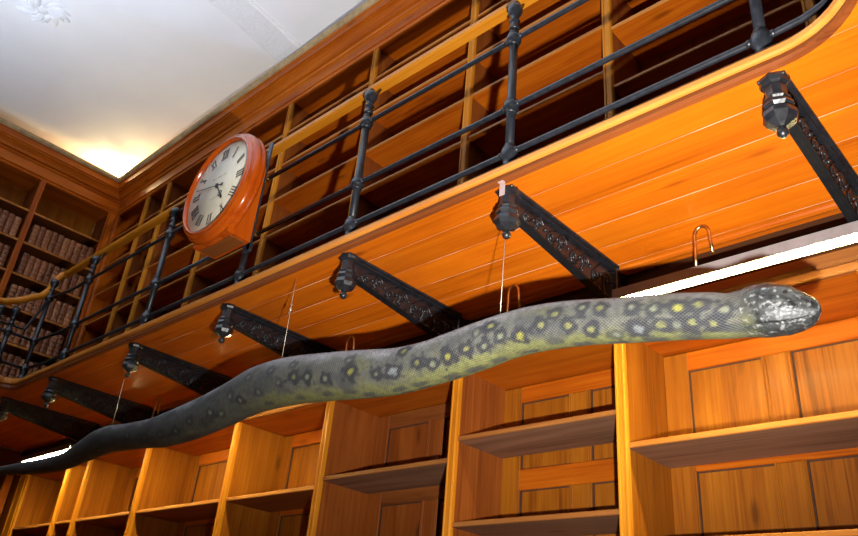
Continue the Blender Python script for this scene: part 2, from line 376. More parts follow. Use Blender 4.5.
# ---- lower long bookcase
YF, YB = 2.66, 3.05
LX = [-7.74,-6.78,-6.40,-5.44,-4.305,-3.385,-2.415,-1.517,-.56,.42]
bk = thing('built_in_bookcase', 'long varnished pine bookcase under the gallery, empty shelves behind the snake', 'bookcase', (-3.6,2.8,-1.5))
for i, x in enumerate(LX):
    w = .20 if i == 0 else .046
    mats = [M['front'], M['old'] if i in (5,6) else M['panel']]  # sides beside the bay without a tube: shade painted as darker wood
    upright_mesh(x, w, YF, YB, -1.5, 1.375).build('upright', mats, bk)
SH = {0:[.893,.50], 1:[.893,.50], 2:[.893,.50], 3:[.893,.50], 4:[.893,.50], 5:[.935,.50], 6:[1.031,.637], 7:[.888,.520], 8:[.888,.52]}
for i in range(len(LX)-1):
    x0, x1 = LX[i]+.0115, LX[i+1]-.0115
    if i == 0: x0 = LX[0]+.06
    old = i < 6 and i > 4
    nm = 1 if (x1-x0) > .5 else 0
    pm = M['old'] if i == 5 else M['panel']  # bay without a tube: its shade is put into darker wood
    back_panel_mesh(x0, x1, YB-.02, -1.5, 1.37, [(1.285,1.37),(.845,.945),(.30,.40),(-.3,-.2),(-1.5,-1.35)], nm).build('back_panel', [pm, M['woodX'] if i!=5 else M['oldX'], M['quirk']], bk)
    for z in SH[i]+[.1,-.35,-.8]:
        shelf_mesh(x0, x1, YF+.012, YB-.03, z).build('shelf', [M['edge2'] if i in (5,6) else M['edge'], M['raw'] if i>=5 else M['oldX']], bk)  # bays without a tube get the shaded edge tone
    b = MB(); b.box(x0, x1, YF+.02, YB, 1.375, 1.395); b.build('top_board', [M['woodX']], bk)
b = MB(); b.box(-8.28,-7.83,2.662,2.70,-1.5,1.375,0,.003); b.build('corner_board',[M['old']],bk)
# frieze: two pale mouldings under the lamps, dark cornice above
b = MB()
b.prism_x(-8.28, 1.2, [(2.652,1.372),(2.645,1.378),(2.645,1.402),(2.652,1.408),(2.67,1.408),(2.67,1.372)],0)
b.prism_x(-8.28, 1.2, [(2.660,1.408),(2.652,1.414),(2.640,1.422),(2.640,1.455),(2.646,1.462),(2.69,1.462),(2.69,1.408)],0)
b.build('frieze', [M['edge2']], bk)
b = MB(); b.prism_x(-8.28, 1.2, [(2.652,1.46),(2.652,1.55),(2.640,1.56),(2.634,1.575),(2.634,1.600),(2.70,1.600),(2.70,1.46)],0)
b.box(-8.28, 1.2, 2.69, 3.02, 1.40, 1.598)
b.build('cornice', [M['dark']], bk)
b = MB(); b.box(-8.28, 1.2, 2.64, 2.67, -1.5, -1.38, 0, .005); b.build('plinth', [M['woodX']], bk)

# ---- lower far-left bookcase (faces +x)
lb = thing('built_in_bookcase', 'shadowed pine bookcase on the far left wall below the gallery, beyond the tail tip', 'bookcase', (-8.1,1.0,-1.5))
for y in (2.60, 1.65, .70, -.25, -1.2):
    b = MB(); b.box(-7.95,-7.93,y-.035,y+.035,-1.5,1.375,0,.003); b.box(-8.28,-7.935,y-.018,y+.018,-1.5,1.375,1); b.build('upright',[M['woodZ'],M['old']],lb)
for k in range(4):
    y1 = 2.60-.95*k-.02; y0 = y1-.91
    b = MB(); b.box(-8.28,-8.26,y0,y1,-1.5,1.375); b.build('back_panel',[M['panel']],lb)
    for z in (.893,.5,.1,-.35,-.8):
        b = MB(); b.box(-7.95,-7.94,y0,y1,z-.022,z,0,.003); b.box(-8.26,-7.94,y0,y1,z-.021,z-.001,1); b.build('shelf',[M['edge'],M['oldY']],lb)
b = MB(); b.box(-8.28,-7.92,-1.25,2.65,1.375,1.598); b.build('cornice',[M['oldY']],lb)

# ---- upper long bookcase
UY, UB = 2.63, 2.97
UX = [-6.78,-6.36,-5.42,-4.44,-3.42,-2.46,-1.505,-.555,.42]
ub = thing('built_in_bookcase', 'tall empty pine bookcase standing on the gallery behind the iron railing', 'bookcase', (-3.6,2.8,1.69))
b = MB(); b.box(-7.50,-7.40,UY-.0,UY+.03,1.69,4.12,0,.004)
for k in (-.03,.03): b.box(-7.45+k-.008,-7.45+k+.008,UY-.008,UY+.004,1.69,4.12,0,.004)
b.box(-7.48,-7.42,UY+.02,UB,1.69,4.12,1); b.build('upright',[M['woodZ'],M['woodZ']],ub)
for x in UX: upright_mesh(x,.050,UY,UB,1.69,4.12).build('upright',[M['front'],M['old']],ub)
UXX = [-7.45]+UX
for i in range(len(UXX)-1):
    x0, x1 = UXX[i]+.018, UXX[i+1]-.018
    b = MB(); b.box(x0,x1,UB-.012,UB+.01,1.69,4.12,0)
    n = max(2,int((x1-x0)/.22))
    for k in range(1,n): b.box(x0+(x1-x0)*k/n-.004,x0+(x1-x0)*k/n+.004,UB-.018,UB-.01,1.69,4.12,0,.003)
    b.build('back_panel',[M['old']],ub)  # darker wood stands in for the shadow at the back
    zs = [2.25,2.815,3.14,3.47,3.80]
    if i == 6: zs = [2.25,2.82,3.14,3.45,3.80]
    if i >= 7: zs = [2.2,2.69,3.09,3.45,3.80]
    for z in zs: shelf_mesh(x0,x1,UY+.010,UB-.012,z,.020).build('shelf',[M['edge'],M['woodX']],ub)
# cornice, profile (y, z), mitred with the left one
prof = [(2.655,4.085),(2.622,4.085),(2.616,4.10),(2.622,4.115),(2.610,4.118),(2.610,4.215),(2.596,4.222),(2.590,4.235),(2.598,4.246),
        (2.575,4.25),(2.560,4.275),(2.535,4.30),(2.520,4.306),(2.520,4.318),(2.505,4.322),(2.500,4.375),(2.490,4.385),(2.655,4.385)]
b = MB(); b.prism_x(-7.45,1.2,prof); b.build('cornice',[M['woodX']],ub)
b = MB(); b.prism_x(-7.45,1.2,[(2.66,4.385),(2.478,4.385),(2.462,4.400),(2.458,4.425),(2.66,4.425)]); b.build('cornice_lip',[M['dust']],ub)
b = MB(); b.box(-7.45,1.2,2.655,UB+.01,4.10,4.12); b.box(-7.45,1.2,2.655,3.09,4.38,4.42); b.build('top_board',[M['woodX']],ub)

# ---- upper far-left bookcase (faces +x)
ul = thing('built_in_bookcase', 'pine bookcase on the far left wall above the gallery, shelves of brown books', 'bookcase', (-7.6,1.0,1.69))
VY = [2.575,1.83,.90,-.05,-1.0]
for y in VY:
    b = MB(); w = .09 if y > 2.5 else .055
    b.box(-7.45,-7.43,y-w/2,y+w/2,1.69,4.12,0,.003); b.box(-7.80,-7.435,y-.016,y+.016,1.69,4.12,1)
    for k in (-.3,.3): b.box(-7.434,-7.426,y+k*w-.006,y+k*w+.006,1.69,4.12,0,.002)
    b.build('upright',[M['woodZ'],M['old']],ul)
ROWZ = [3.735,3.405,3.075,2.745,2.415,2.085]
for k in range(4):
    y1, y0 = VY[k]-.018, VY[k+1]+.018
    b = MB(); b.box(-7.82,-7.80,y0,y1,1.69,4.12); 
    for q in (.33,.66): b.box(-7.80,-7.79,y0+(y1-y0)*q-.03,y0+(y1-y0)*q+.03,1.69,4.12,0,.003)
    b.build('back_panel',[M['panel']],ul)
    for z in ROWZ:
        b = MB(); b.box(-7.448,-7.436,y0,y1,z-.022,z,0,.003); b.box(-7.80,-7.437,y0,y1,z-.021,z-.001,1); b.build('shelf',[M['edge'],M['oldY']],ul)
def mirror_prof(p): return [(-7.45+(2.63-y)*1.0+.012, z) for y,z in p]
b = MB(); b.prism_y(-2.2,2.63,mirror_prof(prof)); b.build('cornice',[M['woodY']],ul)
b = MB(); b.prism_y(-2.2,2.63,[(-7.48,4.385),(-7.286,4.385),(-7.270,4.400),(-7.266,4.425),(-7.48,4.425)]); b.build('cornice_lip',[M['dust']],ul)
b = MB(); b.box(-7.82,-7.45,-2.2,2.60,4.10,4.12); b.box(-7.86,-7.45,-2.2,2.60,4.38,4.42); b.build('top_board',[M['woodY']],ul)

# books on it: ribbed leather spines facing +x
def book_mat(name, c):
    return plain(name, c, .5, 0, .35, 60, .2, .2)
BM = [book_mat('brown_leather_a',(.34,.12,.042)), book_mat('brown_leather_b',(.24,.08,.028)), book_mat('brown_leather_c',(.40,.16,.06))]
M['paper'] = plain('old_paper', (.50,.42,.30), .9, 0, .1, 80)
def make_book(i, th, h):
    t = thing('book','x','book',(0,0,0))
    b = MB(); d = .17
    b.box(-d,-.010,-th/2,-th/2+.003,0,h,0,.001); b.box(-d,-.010,th/2-.003,th/2,0,h,0,.001)
    n = 8; pts = [(-.012+.012*math.sin(PI*k/n), -th/2*math.cos(PI*k/n)) for k in range(n+1)]
    vs = [(x,y,z) for z in (0,h) for x,y in pts]; fs = [(k,k+1,n+2+k,n+1+k) for k in range(n)]
    b.add(vs, fs, 0, True)
    for q in (.14,.32,.50,.68,.86):
        vs = [(x+(.007 if e else 0)-.001*(1-e), y*1.02, h*q+dz) for dz,e in ((-.010,0),(-.004,1),(.004,1),(.010,0)) for x,y in pts]
        fs = [(r*(n+1)+k,r*(n+1)+k+1,(r+1)*(n+1)+k+1,(r+1)*(n+1)+k) for r in range(3) for k in range(n)]
        b.add(vs, fs, 0, True)
    b.build('cover',[BM[i]],t)
    b = MB(); b.box(-d+.004,-.012,-th/2+.003,th/2-.003,.003,h-.003); b.build('page_block',[M['paper']],t)
    return t
protos = [make_book(0,.058,.245), make_book(1,.056,.25), make_book(2,.060,.24)]
used = [False]*3
NTH = ['second','third','fourth','fifth','lowest']
for r, z in enumerate(ROWZ[1:]):
    for k in (0,1):
        y1, y0 = VY[k]-.03, VY[k+1]+.03
        if k == 1 and r > 1: continue
        ymin = {0:[1.86,1.86,1.86,1.86,1.90][r], 1:[1.30,1.40][min(r,1)]}[k]
        y = y1 - .04
        while y - .03 > max(y0, ymin):
            i = random.randrange(3); p = protos[i]
            o = copy_tree(p) if used[i] else p; used[i] = True
            o.location = (-7.50+random.uniform(-.004,.004), y, z+ZO)
            side = 'corner bay' if k == 0 else 'outer bay'
            o['label'] = 'brown ribbed leather book on the %s far-left wall shelf from the top, %s'%(NTH[r],side)
            o['group'] = 'books %s, %s shelf'%(side,NTH[r])
            y -= .0625

# ================================================================== GALLERY
XL, YE, XR = -5.97, 1.775, -.47
R_ = .27
path = [(XL,-1.5),(XL,.6),(XL,1.4)]
path += [(XL,1.70),(XL+.03,1.75),(XL+.09,YE)] + [(x,YE) for x in (-5.4,-4.6,-3.8,-3.0,-2.2,-1.4,-.9)]
path += [(XR+R_*math.sin(a), YE-R_+R_*math.cos(a)) for a in [PI/2*k/12 for k in range(13)]]
path += [(XR+R_, y) for y in (1.3,1.0,.6)]
ga = thing('gallery', 'wooden walkway with boarded pine underside running along the bookcases', 'balcony', (-3.5,2.2,1.6))
# travel is +x along the front, so "left of travel" (+offset) points to the wall
b = MB(); inner = [(p[0],p[1]) for p in path]
def offs(path, o):
    P = [Vector(p) for p in path]; out = []
    for i,p in enumerate(P):
        d0 = (P[i]-P[i-1]).normalized() if i else (P[1]-P[0]).normalized()
        d1 = (P[i+1]-P[i]).normalized() if i < len(P)-1 else d0
        n0 = Vector((-d0.y,d0.x)); n1 = Vector((-d1.y,d1.x)); nn = (n0+n1).normalized(); k = 1/max(.3,nn.dot(n0))
        out.append((p.x+nn.x*o*k,p.y+nn.y*o*k))
    return out
front = offs(path,.01)
i0 = next(i for i,p in enumerate(path) if p[1] >= YE-1e-6)
def slab(b, z0, z1, mi=0):
    # main strip, left strip and right strip as polygons
    j1 = max(i for i,p in enumerate(path) if p[1] >= YE-1e-6)
    poly = front + [(1.2,.6),(1.2,2.66),(-7.9,2.66),(-7.9,-1.5)]
    n = len(poly); vs = [(x,y,z0) for x,y in poly]+[(x,y,z1) for x,y in poly]
    b.add(vs, [list(range(n))[::-1],[n+k for k in range(n)]]+[(k,(k+1)%n,n+(k+1)%n,n+k) for k in range(n)], mi)
slab(b, 1.6, 1.625); b.build('soffit',[M['soffit']],ga)
# raised bead strips along the joints of the soffit boards
b = MB(); slab(b, 1.63, 1.688); b.box(-7.46,1.2,2.655,3.05,1.63,1.688); b.build('deck',[M['dark']],ga)
b = MB(); b.sweep(path,[(.012,1.598),(-.004,1.600),(-.010,1.610),(-.004,1.620),(.000,1.634),(.012,1.636)]); b.build('edge_moulding',[M['redmould']],ga)
b = MB(); b.sweep(path,[(.012,1.636),(-.006,1.637),(-.014,1.643),(-.014,1.660),(-.008,1.668),(.012,1.690)]); b.build('nosing',[M['nosing']],ga)
b = MB(); b.prism_x(-7.9,1.2,[(2.56,1.6),(2.565,1.592),(2.58,1.588),(2.60,1.592),(2.605,1.6)]); b.build('wall_bead',[M['woodX']],ga)

# ---- railing
PX = [-5.32,-4.20,-3.225,-2.365,-1.475,-.528]
ra = thing('iron_railing', 'black iron railing with wooden handrail along the gallery edge', 'railing', (-3.5,1.83,1.69))
def post_parts(x, y, ztop, strap=False):
    b = MB(); r = .0175
    zt = 1.93 if strap else ztop-.13
    b.tube([(x,y,1.66),(x,y,zt)], r, 14)
    p = b.build('post',[M['ironrail']],ra)
    b = MB(); b.lathe(x,y,[(.032,1.688),(.032,1.700),(.024,1.708),(.022,1.730),(.029,1.742),(.032,1.760),(.032,1.776),(.027,1.790),(.021,1.794),(.022,1.802),(.0175,1.810)],16); b.sphere((x-.036,y-.003,1.772),.013,6); b.sphere((x+.036,y-.003,1.772),.013,6); 
    b.build('collar',[M['ironrail']],p)
    if strap: return
    for zc in (1.995,2.352):
        if zc > ztop-.1: continue
        b = MB(); b.lathe(x,y,[(.018,zc-.034),(.024,zc-.030),(.021,zc-.024),(.030,zc-.014),(.032,zc),(.030,zc+.014),(.021,zc+.024),(.024,zc+.030),(.018,zc+.034)],14)
        b.sphere((x-.034,y-.004,zc),.012,6); b.sphere((x+.034,y-.004,zc),.012,6)
        b.build('collar',[M['ironrail']],p)
    z = ztop
    b = MB(); b.lathe(x,y,[(.0175,z-.14),(.022,z-.136),(.022,z-.125),(.014,z-.118),(.017,z-.10),(.024,z-.092),(.017,z-.084),(.014,z-.075),(.022,z-.058),(.031,z-.040),(.033,z-.022),(.027,z-.006),(.012,z+.004),(.001,z+.006)],16)
    b.build('finial',[M['ironrail']],p)
for x in PX: post_parts(x, 1.83, 2.545, strap=abs(x+3.225) < .01)
b = MB(); b.box(-3.20,-3.165,1.812,1.822,1.90,2.60,0,.002); b.box(-3.235,-3.165,1.812,1.83,1.89,1.95,0,.003); b.build('flat_post',[M['steel']],ra)
post_parts(-5.94,1.80,2.52); post_parts(-5.92,1.60,2.19); post_parts(-5.92,1.50,2.17); post_parts(-5.92,.7,2.17)
def rail(z, r=.0115):
    segs = []
    right = [(x,1.83,z) for x in (-1.2,-.47)] + [(XR+(R_-.055)*math.sin(a)+.0, YE-R_+(R_+.055)*math.cos(a)-.0, z) for a in []]
    arc = [(XR+(R_+.055)*math.sin(a), YE-R_+(R_+.055)*math.cos(a), z) for a in [PI/2*k/8 for k in range(1,9)]] + [(XR+R_+.055,.9,z)]
    b = MB()
    if z < 1.9: b.tube([(-5.92,1.80,z)]+[(x,1.83,z) for x in (-5.6,-3.2,-1.2,-.50)]+arc, r, 10)
    else:
        b.tube([(-5.92,1.80,z),(-5.6,1.83,z),(-4.2,1.83,z),(-3.47,1.83,z)], r, 10)
        b.tube([(-3.165,1.83,z)]+[(x,1.83,z) for x in (-1.2,-.50)]+arc, r, 10)
    zz = min(z, 2.05)
    b.tube([(-5.93,1.80,z),(-5.92,1.70,zz),(-5.92,1.50,zz),(-5.92,-1.2,zz)], r, 8)
    rr = b.build('rail',[M['ironrail']],ra)
    if z > 1.9:
        b = MB(); b.tube([(-3.165,1.83,z),(-3.145,1.83,z)],.0165,12); b.build('ferrule',[M['brass']],rr)
for z in (1.772,1.994,2.352): rail(z)
# wooden handrail (flat oval section)
def handrail(pts, w=.056, h=.042):
    b = MB(); P = [Vector(p) for p in pts]; rings = []
    for i,p in enumerate(P):
        t = (P[min(i+1,len(P)-1)]-P[max(i-1,0)]).normalized(); s_ = t.cross(Vector((0,0,1))).normalized(); u = s_.cross(t)
        rings.append([p+s_*(w/2*sx)+u*(h/2*sz) for sx,sz in ((-1,-.5),(-.75,-1),(.75,-1),(1,-.5),(1,.5),(.7,1),(-.7,1),(-1,.5))])
    vs = [q for g in rings for q in g]; n = 8
    fs = [(i*n+k,i*n+(k+1)%n,(i+1)*n+(k+1)%n,(i+1)*n+k) for i in range(len(rings)-1) for k in range(n)]+[list(range(n)),[(len(rings)-1)*n+k for k in range(n)][::-1]]
    b.add(vs,fs); return b
ZH = 2.622
arc = [(XR+(R_+.10)*math.sin(a), YE-R_+(R_+.11)*math.cos(a), ZH) for a in [PI/2*k/10 for k in range(1,11)]]+[(XR+R_+.10,.9,ZH)]
handrail([(-6.02,1.885,ZH),(-4,1.885,ZH),(-2,1.885,ZH),(-.5,1.885,ZH)]+arc).build('handrail',[M['rail']],ra)
for x in PX[:2]+PX[3:]:
    b = MB(); b.tube([(x,1.83,2.50),(x,1.855,2.53),(x,1.885,2.602)],.007,8); b.build('handrail_bracket',[M['ironrail']],ra)
b = MB(); b.tube([(-6.00,1.885,2.62),(-6.03,1.86,2.61),(-6.03,1.83,2.55),(-5.97,1.79,2.43),(-5.93,1.74,2.35),(-5.92,1.68,2.31),(-5.92,1.60,2.25),(-5.92,1.50,2.20),(-5.92,1.35,2.18),(-5.92,1.0,2.18),(-5.92,-1.2,2.18)],.026,12)
b.build('handrail',[M['rail']],ra)

# ================================================================== IRON BRACKETS
def spiral(b, cy, cz, x, r0, turns, dirn, rr=.0035):
    pts = []
    n = int(16*turns)
    for k in range(n+1):
        u = k/n; a = dirn*2*PI*turns*u; r = r0*(1-.85*u)
        pts.append((x, cy+r*math.cos(a), cz+r*math.sin(a)))
    b.tube(pts, rr, 5)
def make_bracket(x):
    t = thing('iron_bracket','x','bracket',(x,1.83,1.6),'cast iron brackets under the gallery')
    b = MB()   # top flange against the boards with small studs
    b.box(x-.040,x+.040,1.80,2.545,1.588,1.5995,0,.003)
    b.box(x-.026,x+.026,1.82,2.545,1.578,1.589,0,.002)
    b.build('top_flange',[M['iron']],t)
    def zl(y):
        u = max(0.,(y-1.85)/.70); return 1.512-.086*u**1.1
    ys = [1.84+.71*k/16 for k in range(17)]
    b = MB()   # web
    vs = []; fs = []
    for y in ys: vs += [(x-.009,y,1.58),(x-.009,y,zl(y)),(x+.009,y,zl(y)),(x+.009,y,1.58)]
    for i in range(16):
        for k in range(4): fs.append((i*4+k,i*4+(k+1)%4,(i+1)*4+(k+1)%4,(i+1)*4+k))
    fs += [(0,1,2,3),(67,66,65,64)]
    b.add(vs,fs)
    for i in range(16):
        a,c = ys[i],ys[i+1]
        b.tube([(x,a,zl(a)+.006),(x,c,zl(c)+.006)],.014,6)
    w = b.build('web',[M['iron']],t)
    b = MB()   # scrolls on both faces
    for s in (-1,1):
        for k in range(8):
            cy = 1.93+k*.078; h = 1.578-zl(cy); r = min(.030,.31*h)
            cz = (1.578+zl(cy))/2 + (.010 if k%2 else -.010)
            spiral(b,cy,cz,x+s*.012,r,1.6,1 if k%2 else -1,.0045)
            b.sphere((x+s*.013,cy+.039,1.565-.35*h),.008,4); b.sphere((x+s*.013,cy-.02,zl(cy)+.02),.007,4)
            b.tube([(x+s*.012,cy-.03,zl(cy)+.02),(x+s*.014,cy,cz+.03),(x+s*.012,cy+.04,1.57)],.003,5)
    b.build('scrollwork',[M['iron']],w)
    b = MB()   # lower flange, follows the curve
    vs = []; fs = []
    for y in ys: vs += [(x-.017,y,zl(y)),(x-.017,y,zl(y)-.008),(x+.017,y,zl(y)-.008),(x+.017,y,zl(y))]
    for i in range(16):
        for k in range(4): fs.append((i*4+k,i*4+(k+1)%4,(i+1)*4+(k+1)%4,(i+1)*4+k))
    fs += [(0,1,2,3),(67,66,65,64)]
    b.add(vs,fs); b.build('lower_flange',[M['ironmatt']],t)
    b = MB()   # foot block at the wall end
    b.box(x-.030,x+.030,2.535,2.56,1.415,1.599,0,.004); b.box(x-.020,x+.020,2.545,2.64,1.545,1.599,0,.003); b.tube([(x-.030,2.545,1.425),(x+.030,2.545,1.425)],.014,10); b.build('wall_plate',[M['iron']],t)
    b = MB()   # turned octagonal pendant
    b.lathe(x,1.83,[(.042,1.5995),(.044,1.588),(.040,1.578),(.030,1.574),(.030,1.530),(.034,1.526)],8,smooth=False)
    b.lathe(x,1.83,[(.034,1.530),(.038,1.522),(.030,1.514),(.041,1.509),(.044,1.498),(.034,1.489),(.034,1.485),(.046,1.479),(.049,1.462),(.041,1.446),(.022,1.436),(.012,1.430)],8,smooth=False)
    p = b.build('pendant',[M['iron']],t)
    b = MB(); b.lathe(x,1.83,[(.012,1.432),(.008,1.426),(.010,1.420)],10); b.sphere((x,1.83,1.411),.0165,8); b.build('ball_tip',[M['iron']],p)
    return t
BX = [-.512,-1.472,-2.345,-3.265,-4.23,-5.35,-6.20]
BL = ['glossy black iron bracket at the right end of the gallery, beside the curved edge',
      'black iron bracket whose pendant holds the right snake wire and carries a bit of tape',
      'black iron bracket between the taped bracket and the one below the clock',
      'black iron bracket under the gallery just below and right of the clock',
      'dim black iron bracket left of the clock with the left snake wire',
      'dark iron bracket second from the left end of the gallery',
      'darkest iron bracket at the far left corner of the gallery above the tail tip']
br0 = make_bracket(BX[0])
for i,x in enumerate(BX):
    o = br0 if i == 0 else copy_tree(br0)
    if i: o.location.x = x
    o['label'] = BL[i]
TP = plain('clear_tape',(.60,.42,.40),.15,0); TP.node_tree.nodes['Principled BSDF'].inputs['Alpha'].default_value = .5
b = MB(); b.box(-1.470,-1.446,1.7765,1.7785,1.545,1.5995); b.box(-1.470,-1.446,1.763,1.7785,1.5985,1.5995)
b.build('clear_tape',[TP],origin=(-1.47,1.784,1.57)); tag(bpy.data.objects['clear_tape'],'small shiny strip of clear tape stuck on a bracket pendant','tape')

# ================================================================== HOOKS
def make_hook(x):
    b = MB(); y = 2.43; r = .0062; w = .029
    pts = [(x-w-.004,y,1.4235),(x-w-.002,y,1.475),(x-w,y,1.52)]
    pts += [(x-w*math.cos(PI*k/10), y, 1.5455+.046*math.sin(PI*k/10)) for k in range(11)]
    pts += [(x+w+.001,y,1.52),(x+w+.006,y,1.466)]
    b.tube(pts, r, 10)
    return b
HX = [-1.02,-1.90,-2.99,-5.0]
HL = ['bent brass hook under the boards between the snake head and the right light tube','bent brass hook just right of the right snake wire','thin brass hook behind the middle of the snake',
      'dim brass hook behind the left part of the snake']
hk = make_hook(HX[0]).build('ceiling_hook',[M['brass']],origin=(HX[0],2.43,1.6)); 
hk0 = MB(); 
for i,x in enumerate(HX):
    o = hk if i == 0 else hk.copy()
    if i: C.objects.link(o); o.location.x = x
    tag(o, HL[i], 'hook', 'brass hooks under the gallery')

# ================================================================== FLUORESCENT LIGHTS
LT = [(-1.40,-.18),(-4.16,-3.56),(-5.27,-4.31),(-6.12,-5.43),(-7.28,-6.28)]
LLb = ['long lit fluorescent light under the gallery at the right, behind the snake head','lit fluorescent light behind the thick left half of the snake',
       'lit fluorescent light behind the snake below the second bracket from the left','lit fluorescent light hidden behind the thin rear part of the snake','lit fluorescent light at the far left above the tail tip']
for (a,c),lab in zip(LT,LLb):
    t = thing('fluorescent_light',lab,'light',((a+c)/2,2.44,1.42),'fluorescent lights under the gallery')
    b = MB(); b.prism_x(a,c,[(2.418,1.381),(2.4215,1.381),(2.424,1.399),(2.4665,1.399),(2.4675,1.3745),(2.470,1.3745),(2.474,1.402),(2.474,1.4225),(2.418,1.4225)]); b.build('housing',[M['white']],t)
    for e in (a+.012,c-.012):
        b = MB(); b.box(e-.012,e+.012,2.437,2.4655,1.366,1.3995,0,.004); b.build('lamp_holder',[M['white']],t)
    b = MB(); b.tube([(a+.02,2.451,1.3805),(c-.02,2.451,1.3805)],.0112,16); b.build('tube',[M['tube']],t)
# cove lamp on top of the cornice in the corner
t = thing('cove_lamp','hidden warm lamp on the cornice in the far corner, lighting the ceiling','light',(-7.25,2.48,4.426))
b = MB(); b.lathe(-7.41,2.56,[(.03,4.426),(.03,4.436),(.018,4.44)],14); b.build('lamp_base',[M['white']],t)
b = MB(); b.sphere((-7.41,2.56,4.463),.026,8); b.build('bulb',[M['bulb']],t)

# ================================================================== CLOCK
CX, CY, CZc = -3.33, 1.633, 2.262
RD = .286
ck = thing('wall_clock','round wooden clock with cream Roman-numeral dial fixed to the gallery railing','clock',(CX,1.81,CZc))
b = MB(); b.prism_y(1.665,1.808,[(-3.49,1.936),(-3.165,1.936),(-3.165,2.40),(-3.20,2.50),(-3.26,2.57),(-3.33,2.59),(-3.40,2.57),(-3.46,2.50),(-3.49,2.40)]); cs = b.build('case',[M['clockwood']],ck)
b = MB(); b.prism_y(1.70,1.79,[(-3.47,1.93),(-3.185,1.93),(-3.185,1.936),(-3.47,1.936)]); b.build('bottom_flap',[M['oldX']],cs)
b = MB(); b.lathe_y(CX,CZc,[(RD-.004,1.640),(RD-.002,1.620),(RD+.004,1.614),(RD+.012,1.618),(RD+.016,1.626),(RD+.022,1.622),(RD+.030,1.628),(RD+.034,1.640),(RD+.040,1.642),(RD+.048,1.654),(RD+.050,1.670),(RD+.044,1.682),(RD+.050,1.690),(RD+.050,1.700),(RD+.044,1.708),(RD-.02,1.708)],96)
bz = b.build('bezel',[M['clockwood']],ck)
b = MB(); b.lathe_y(CX,CZc,[(RD,1.650),(RD,1.638),(.0001,1.636)],72); dl = b.build('dial',[M['dial']],ck)
def stroke(b, p, q, w, y=1.6345, mi=0):
    p = Vector(p); q = Vector(q); d = (q-p).normalized(); n = Vector((-d.y,d.x))*w/2
    c = [p+n,p-n,q-n,q+n]; vs = [(CX+v.x,yy,CZc+v.y) for yy in (y,y+.0012) for v in c]
    b.add(vs,[(0,1,2,3),(7,6,5,4),(0,4,5,1),(1,5,6,2),(2,6,7,3),(3,7,4,0)],mi)
ROM = ['XII','I','II','III','IIII','V','VI','VII','VIII','IX','X','XI']
H = .060
for k,s in enumerate(ROM):
    b = MB(); a = PI/2 - k*PI/6; er = Vector((math.cos(a),math.sin(a))); et = Vector((er.y,-er.x))
    wd = {'I':.016,'V':.032,'X':.032}; tot = sum(wd[c] for c in s); x = -tot/2
    r0, r1 = RD-.046-H, RD-.046
    for c in s:
        m = x+wd[c]/2
        if c == 'I': stroke(b, er*r0+et*m, er*r1+et*m, .0065); 
        if c == 'V': stroke(b, er*r1+et*(m-.011), er*r0+et*m, .0070); stroke(b, er*r1+et*(m+.011), er*r0+et*m, .0028)
        if c == 'X': stroke(b, er*r1+et*(m-.011), er*r0+et*(m+.011), .0070); stroke(b, er*r1+et*(m+.011), er*r0+et*(m-.011), .0028)
        for rr in (r0,r1): stroke(b, er*rr+et*(m-wd[c]*.42), er*rr+et*(m+wd[c]*.42), .0022)
        x += wd[c]
    b.build('numeral',[M['ink']],dl)
def hand(name, ang, L_, w, y, tail, moon):
    b = MB(); er = Vector((math.sin(ang),math.cos(ang))); et = Vector((er.y,-er.x))
    stroke(b, er*(-tail), er*L_, w, y)
    stroke(b, er*(-tail-.012), er*(-tail+.012), w*3.2, y)
    if moon:
        for k in range(14):
            a0, a1 = 2*PI*k/14, 2*PI*(k+1)/14; c = er*(L_*.62)
            stroke(b, c+Vector((math.cos(a0),math.sin(a0)))*.016, c+Vector((math.cos(a1),math.sin(a1)))*.016, .006, y)
        stroke(b, er*(L_*.78), er*(L_*.92), w*2.2, y)
    b.build(name,[M['ink']],dl)
hand('minute_hand', 2*PI*47/60, .225, .0055, 1.6285, .055, False)
hand('hour_hand', 2*PI*(4+47/60)/12, .135, .008, 1.6315, .0, True)
b = MB(); b.lathe_y(CX,CZc,[(.013,1.634),(.013,1.627),(.006,1.624),(.0001,1.6235)],16); b.build('hand_boss',[M['ink']],dl)
b = MB()
for k in range(14):
    if k not in (4,9): stroke(b, (-.065+k*.0095,.062+.001*(k%2)), (-.060+k*.0095,.062), .006)
for k in range(9): stroke(b, (-.04+k*.0095,-.075), (-.036+k*.0095,-.075), .005)
b.build('faded_lettering',[M['fadeink']],dl)

# ================================================================== HANGING WIRES
def wire(lab, pts, knot=None):
    b = MB(); b.tube(pts,.0013,6)
    if knot: b.sphere(knot,.006,6,0,(1,1,1.6)); b.tube([(knot[0]-.012,knot[1],knot[2]-.02),(knot[0]+.004,knot[1],knot[2]),(knot[0]-.004,knot[1],knot[2]+.03),(knot[0]+.012,knot[1],knot[2]+.018)],.0016,5)
    b.sphere(pts[-1],.0045,5,0,(1,1,1.5))
    tag(b.build('hanging_wire',[M['cable']],origin=pts[0]),lab,'wire','wires holding up the snake')
wire('thin wire from the taped bracket pendant down to the snake',[(-1.478,1.83,1.392),(-1.485,1.83,1.091)])
wire('thin wire with a knot holding the snake below the clock',[(-2.715,1.83,1.5995),(-2.715,1.83,1.45),(-2.712,1.83,1.187)],(-2.715,1.83,1.44))
wire('faint thin wire holding the left part of the snake',[(-4.26,1.83,1.392),(-4.245,1.83,1.107)])
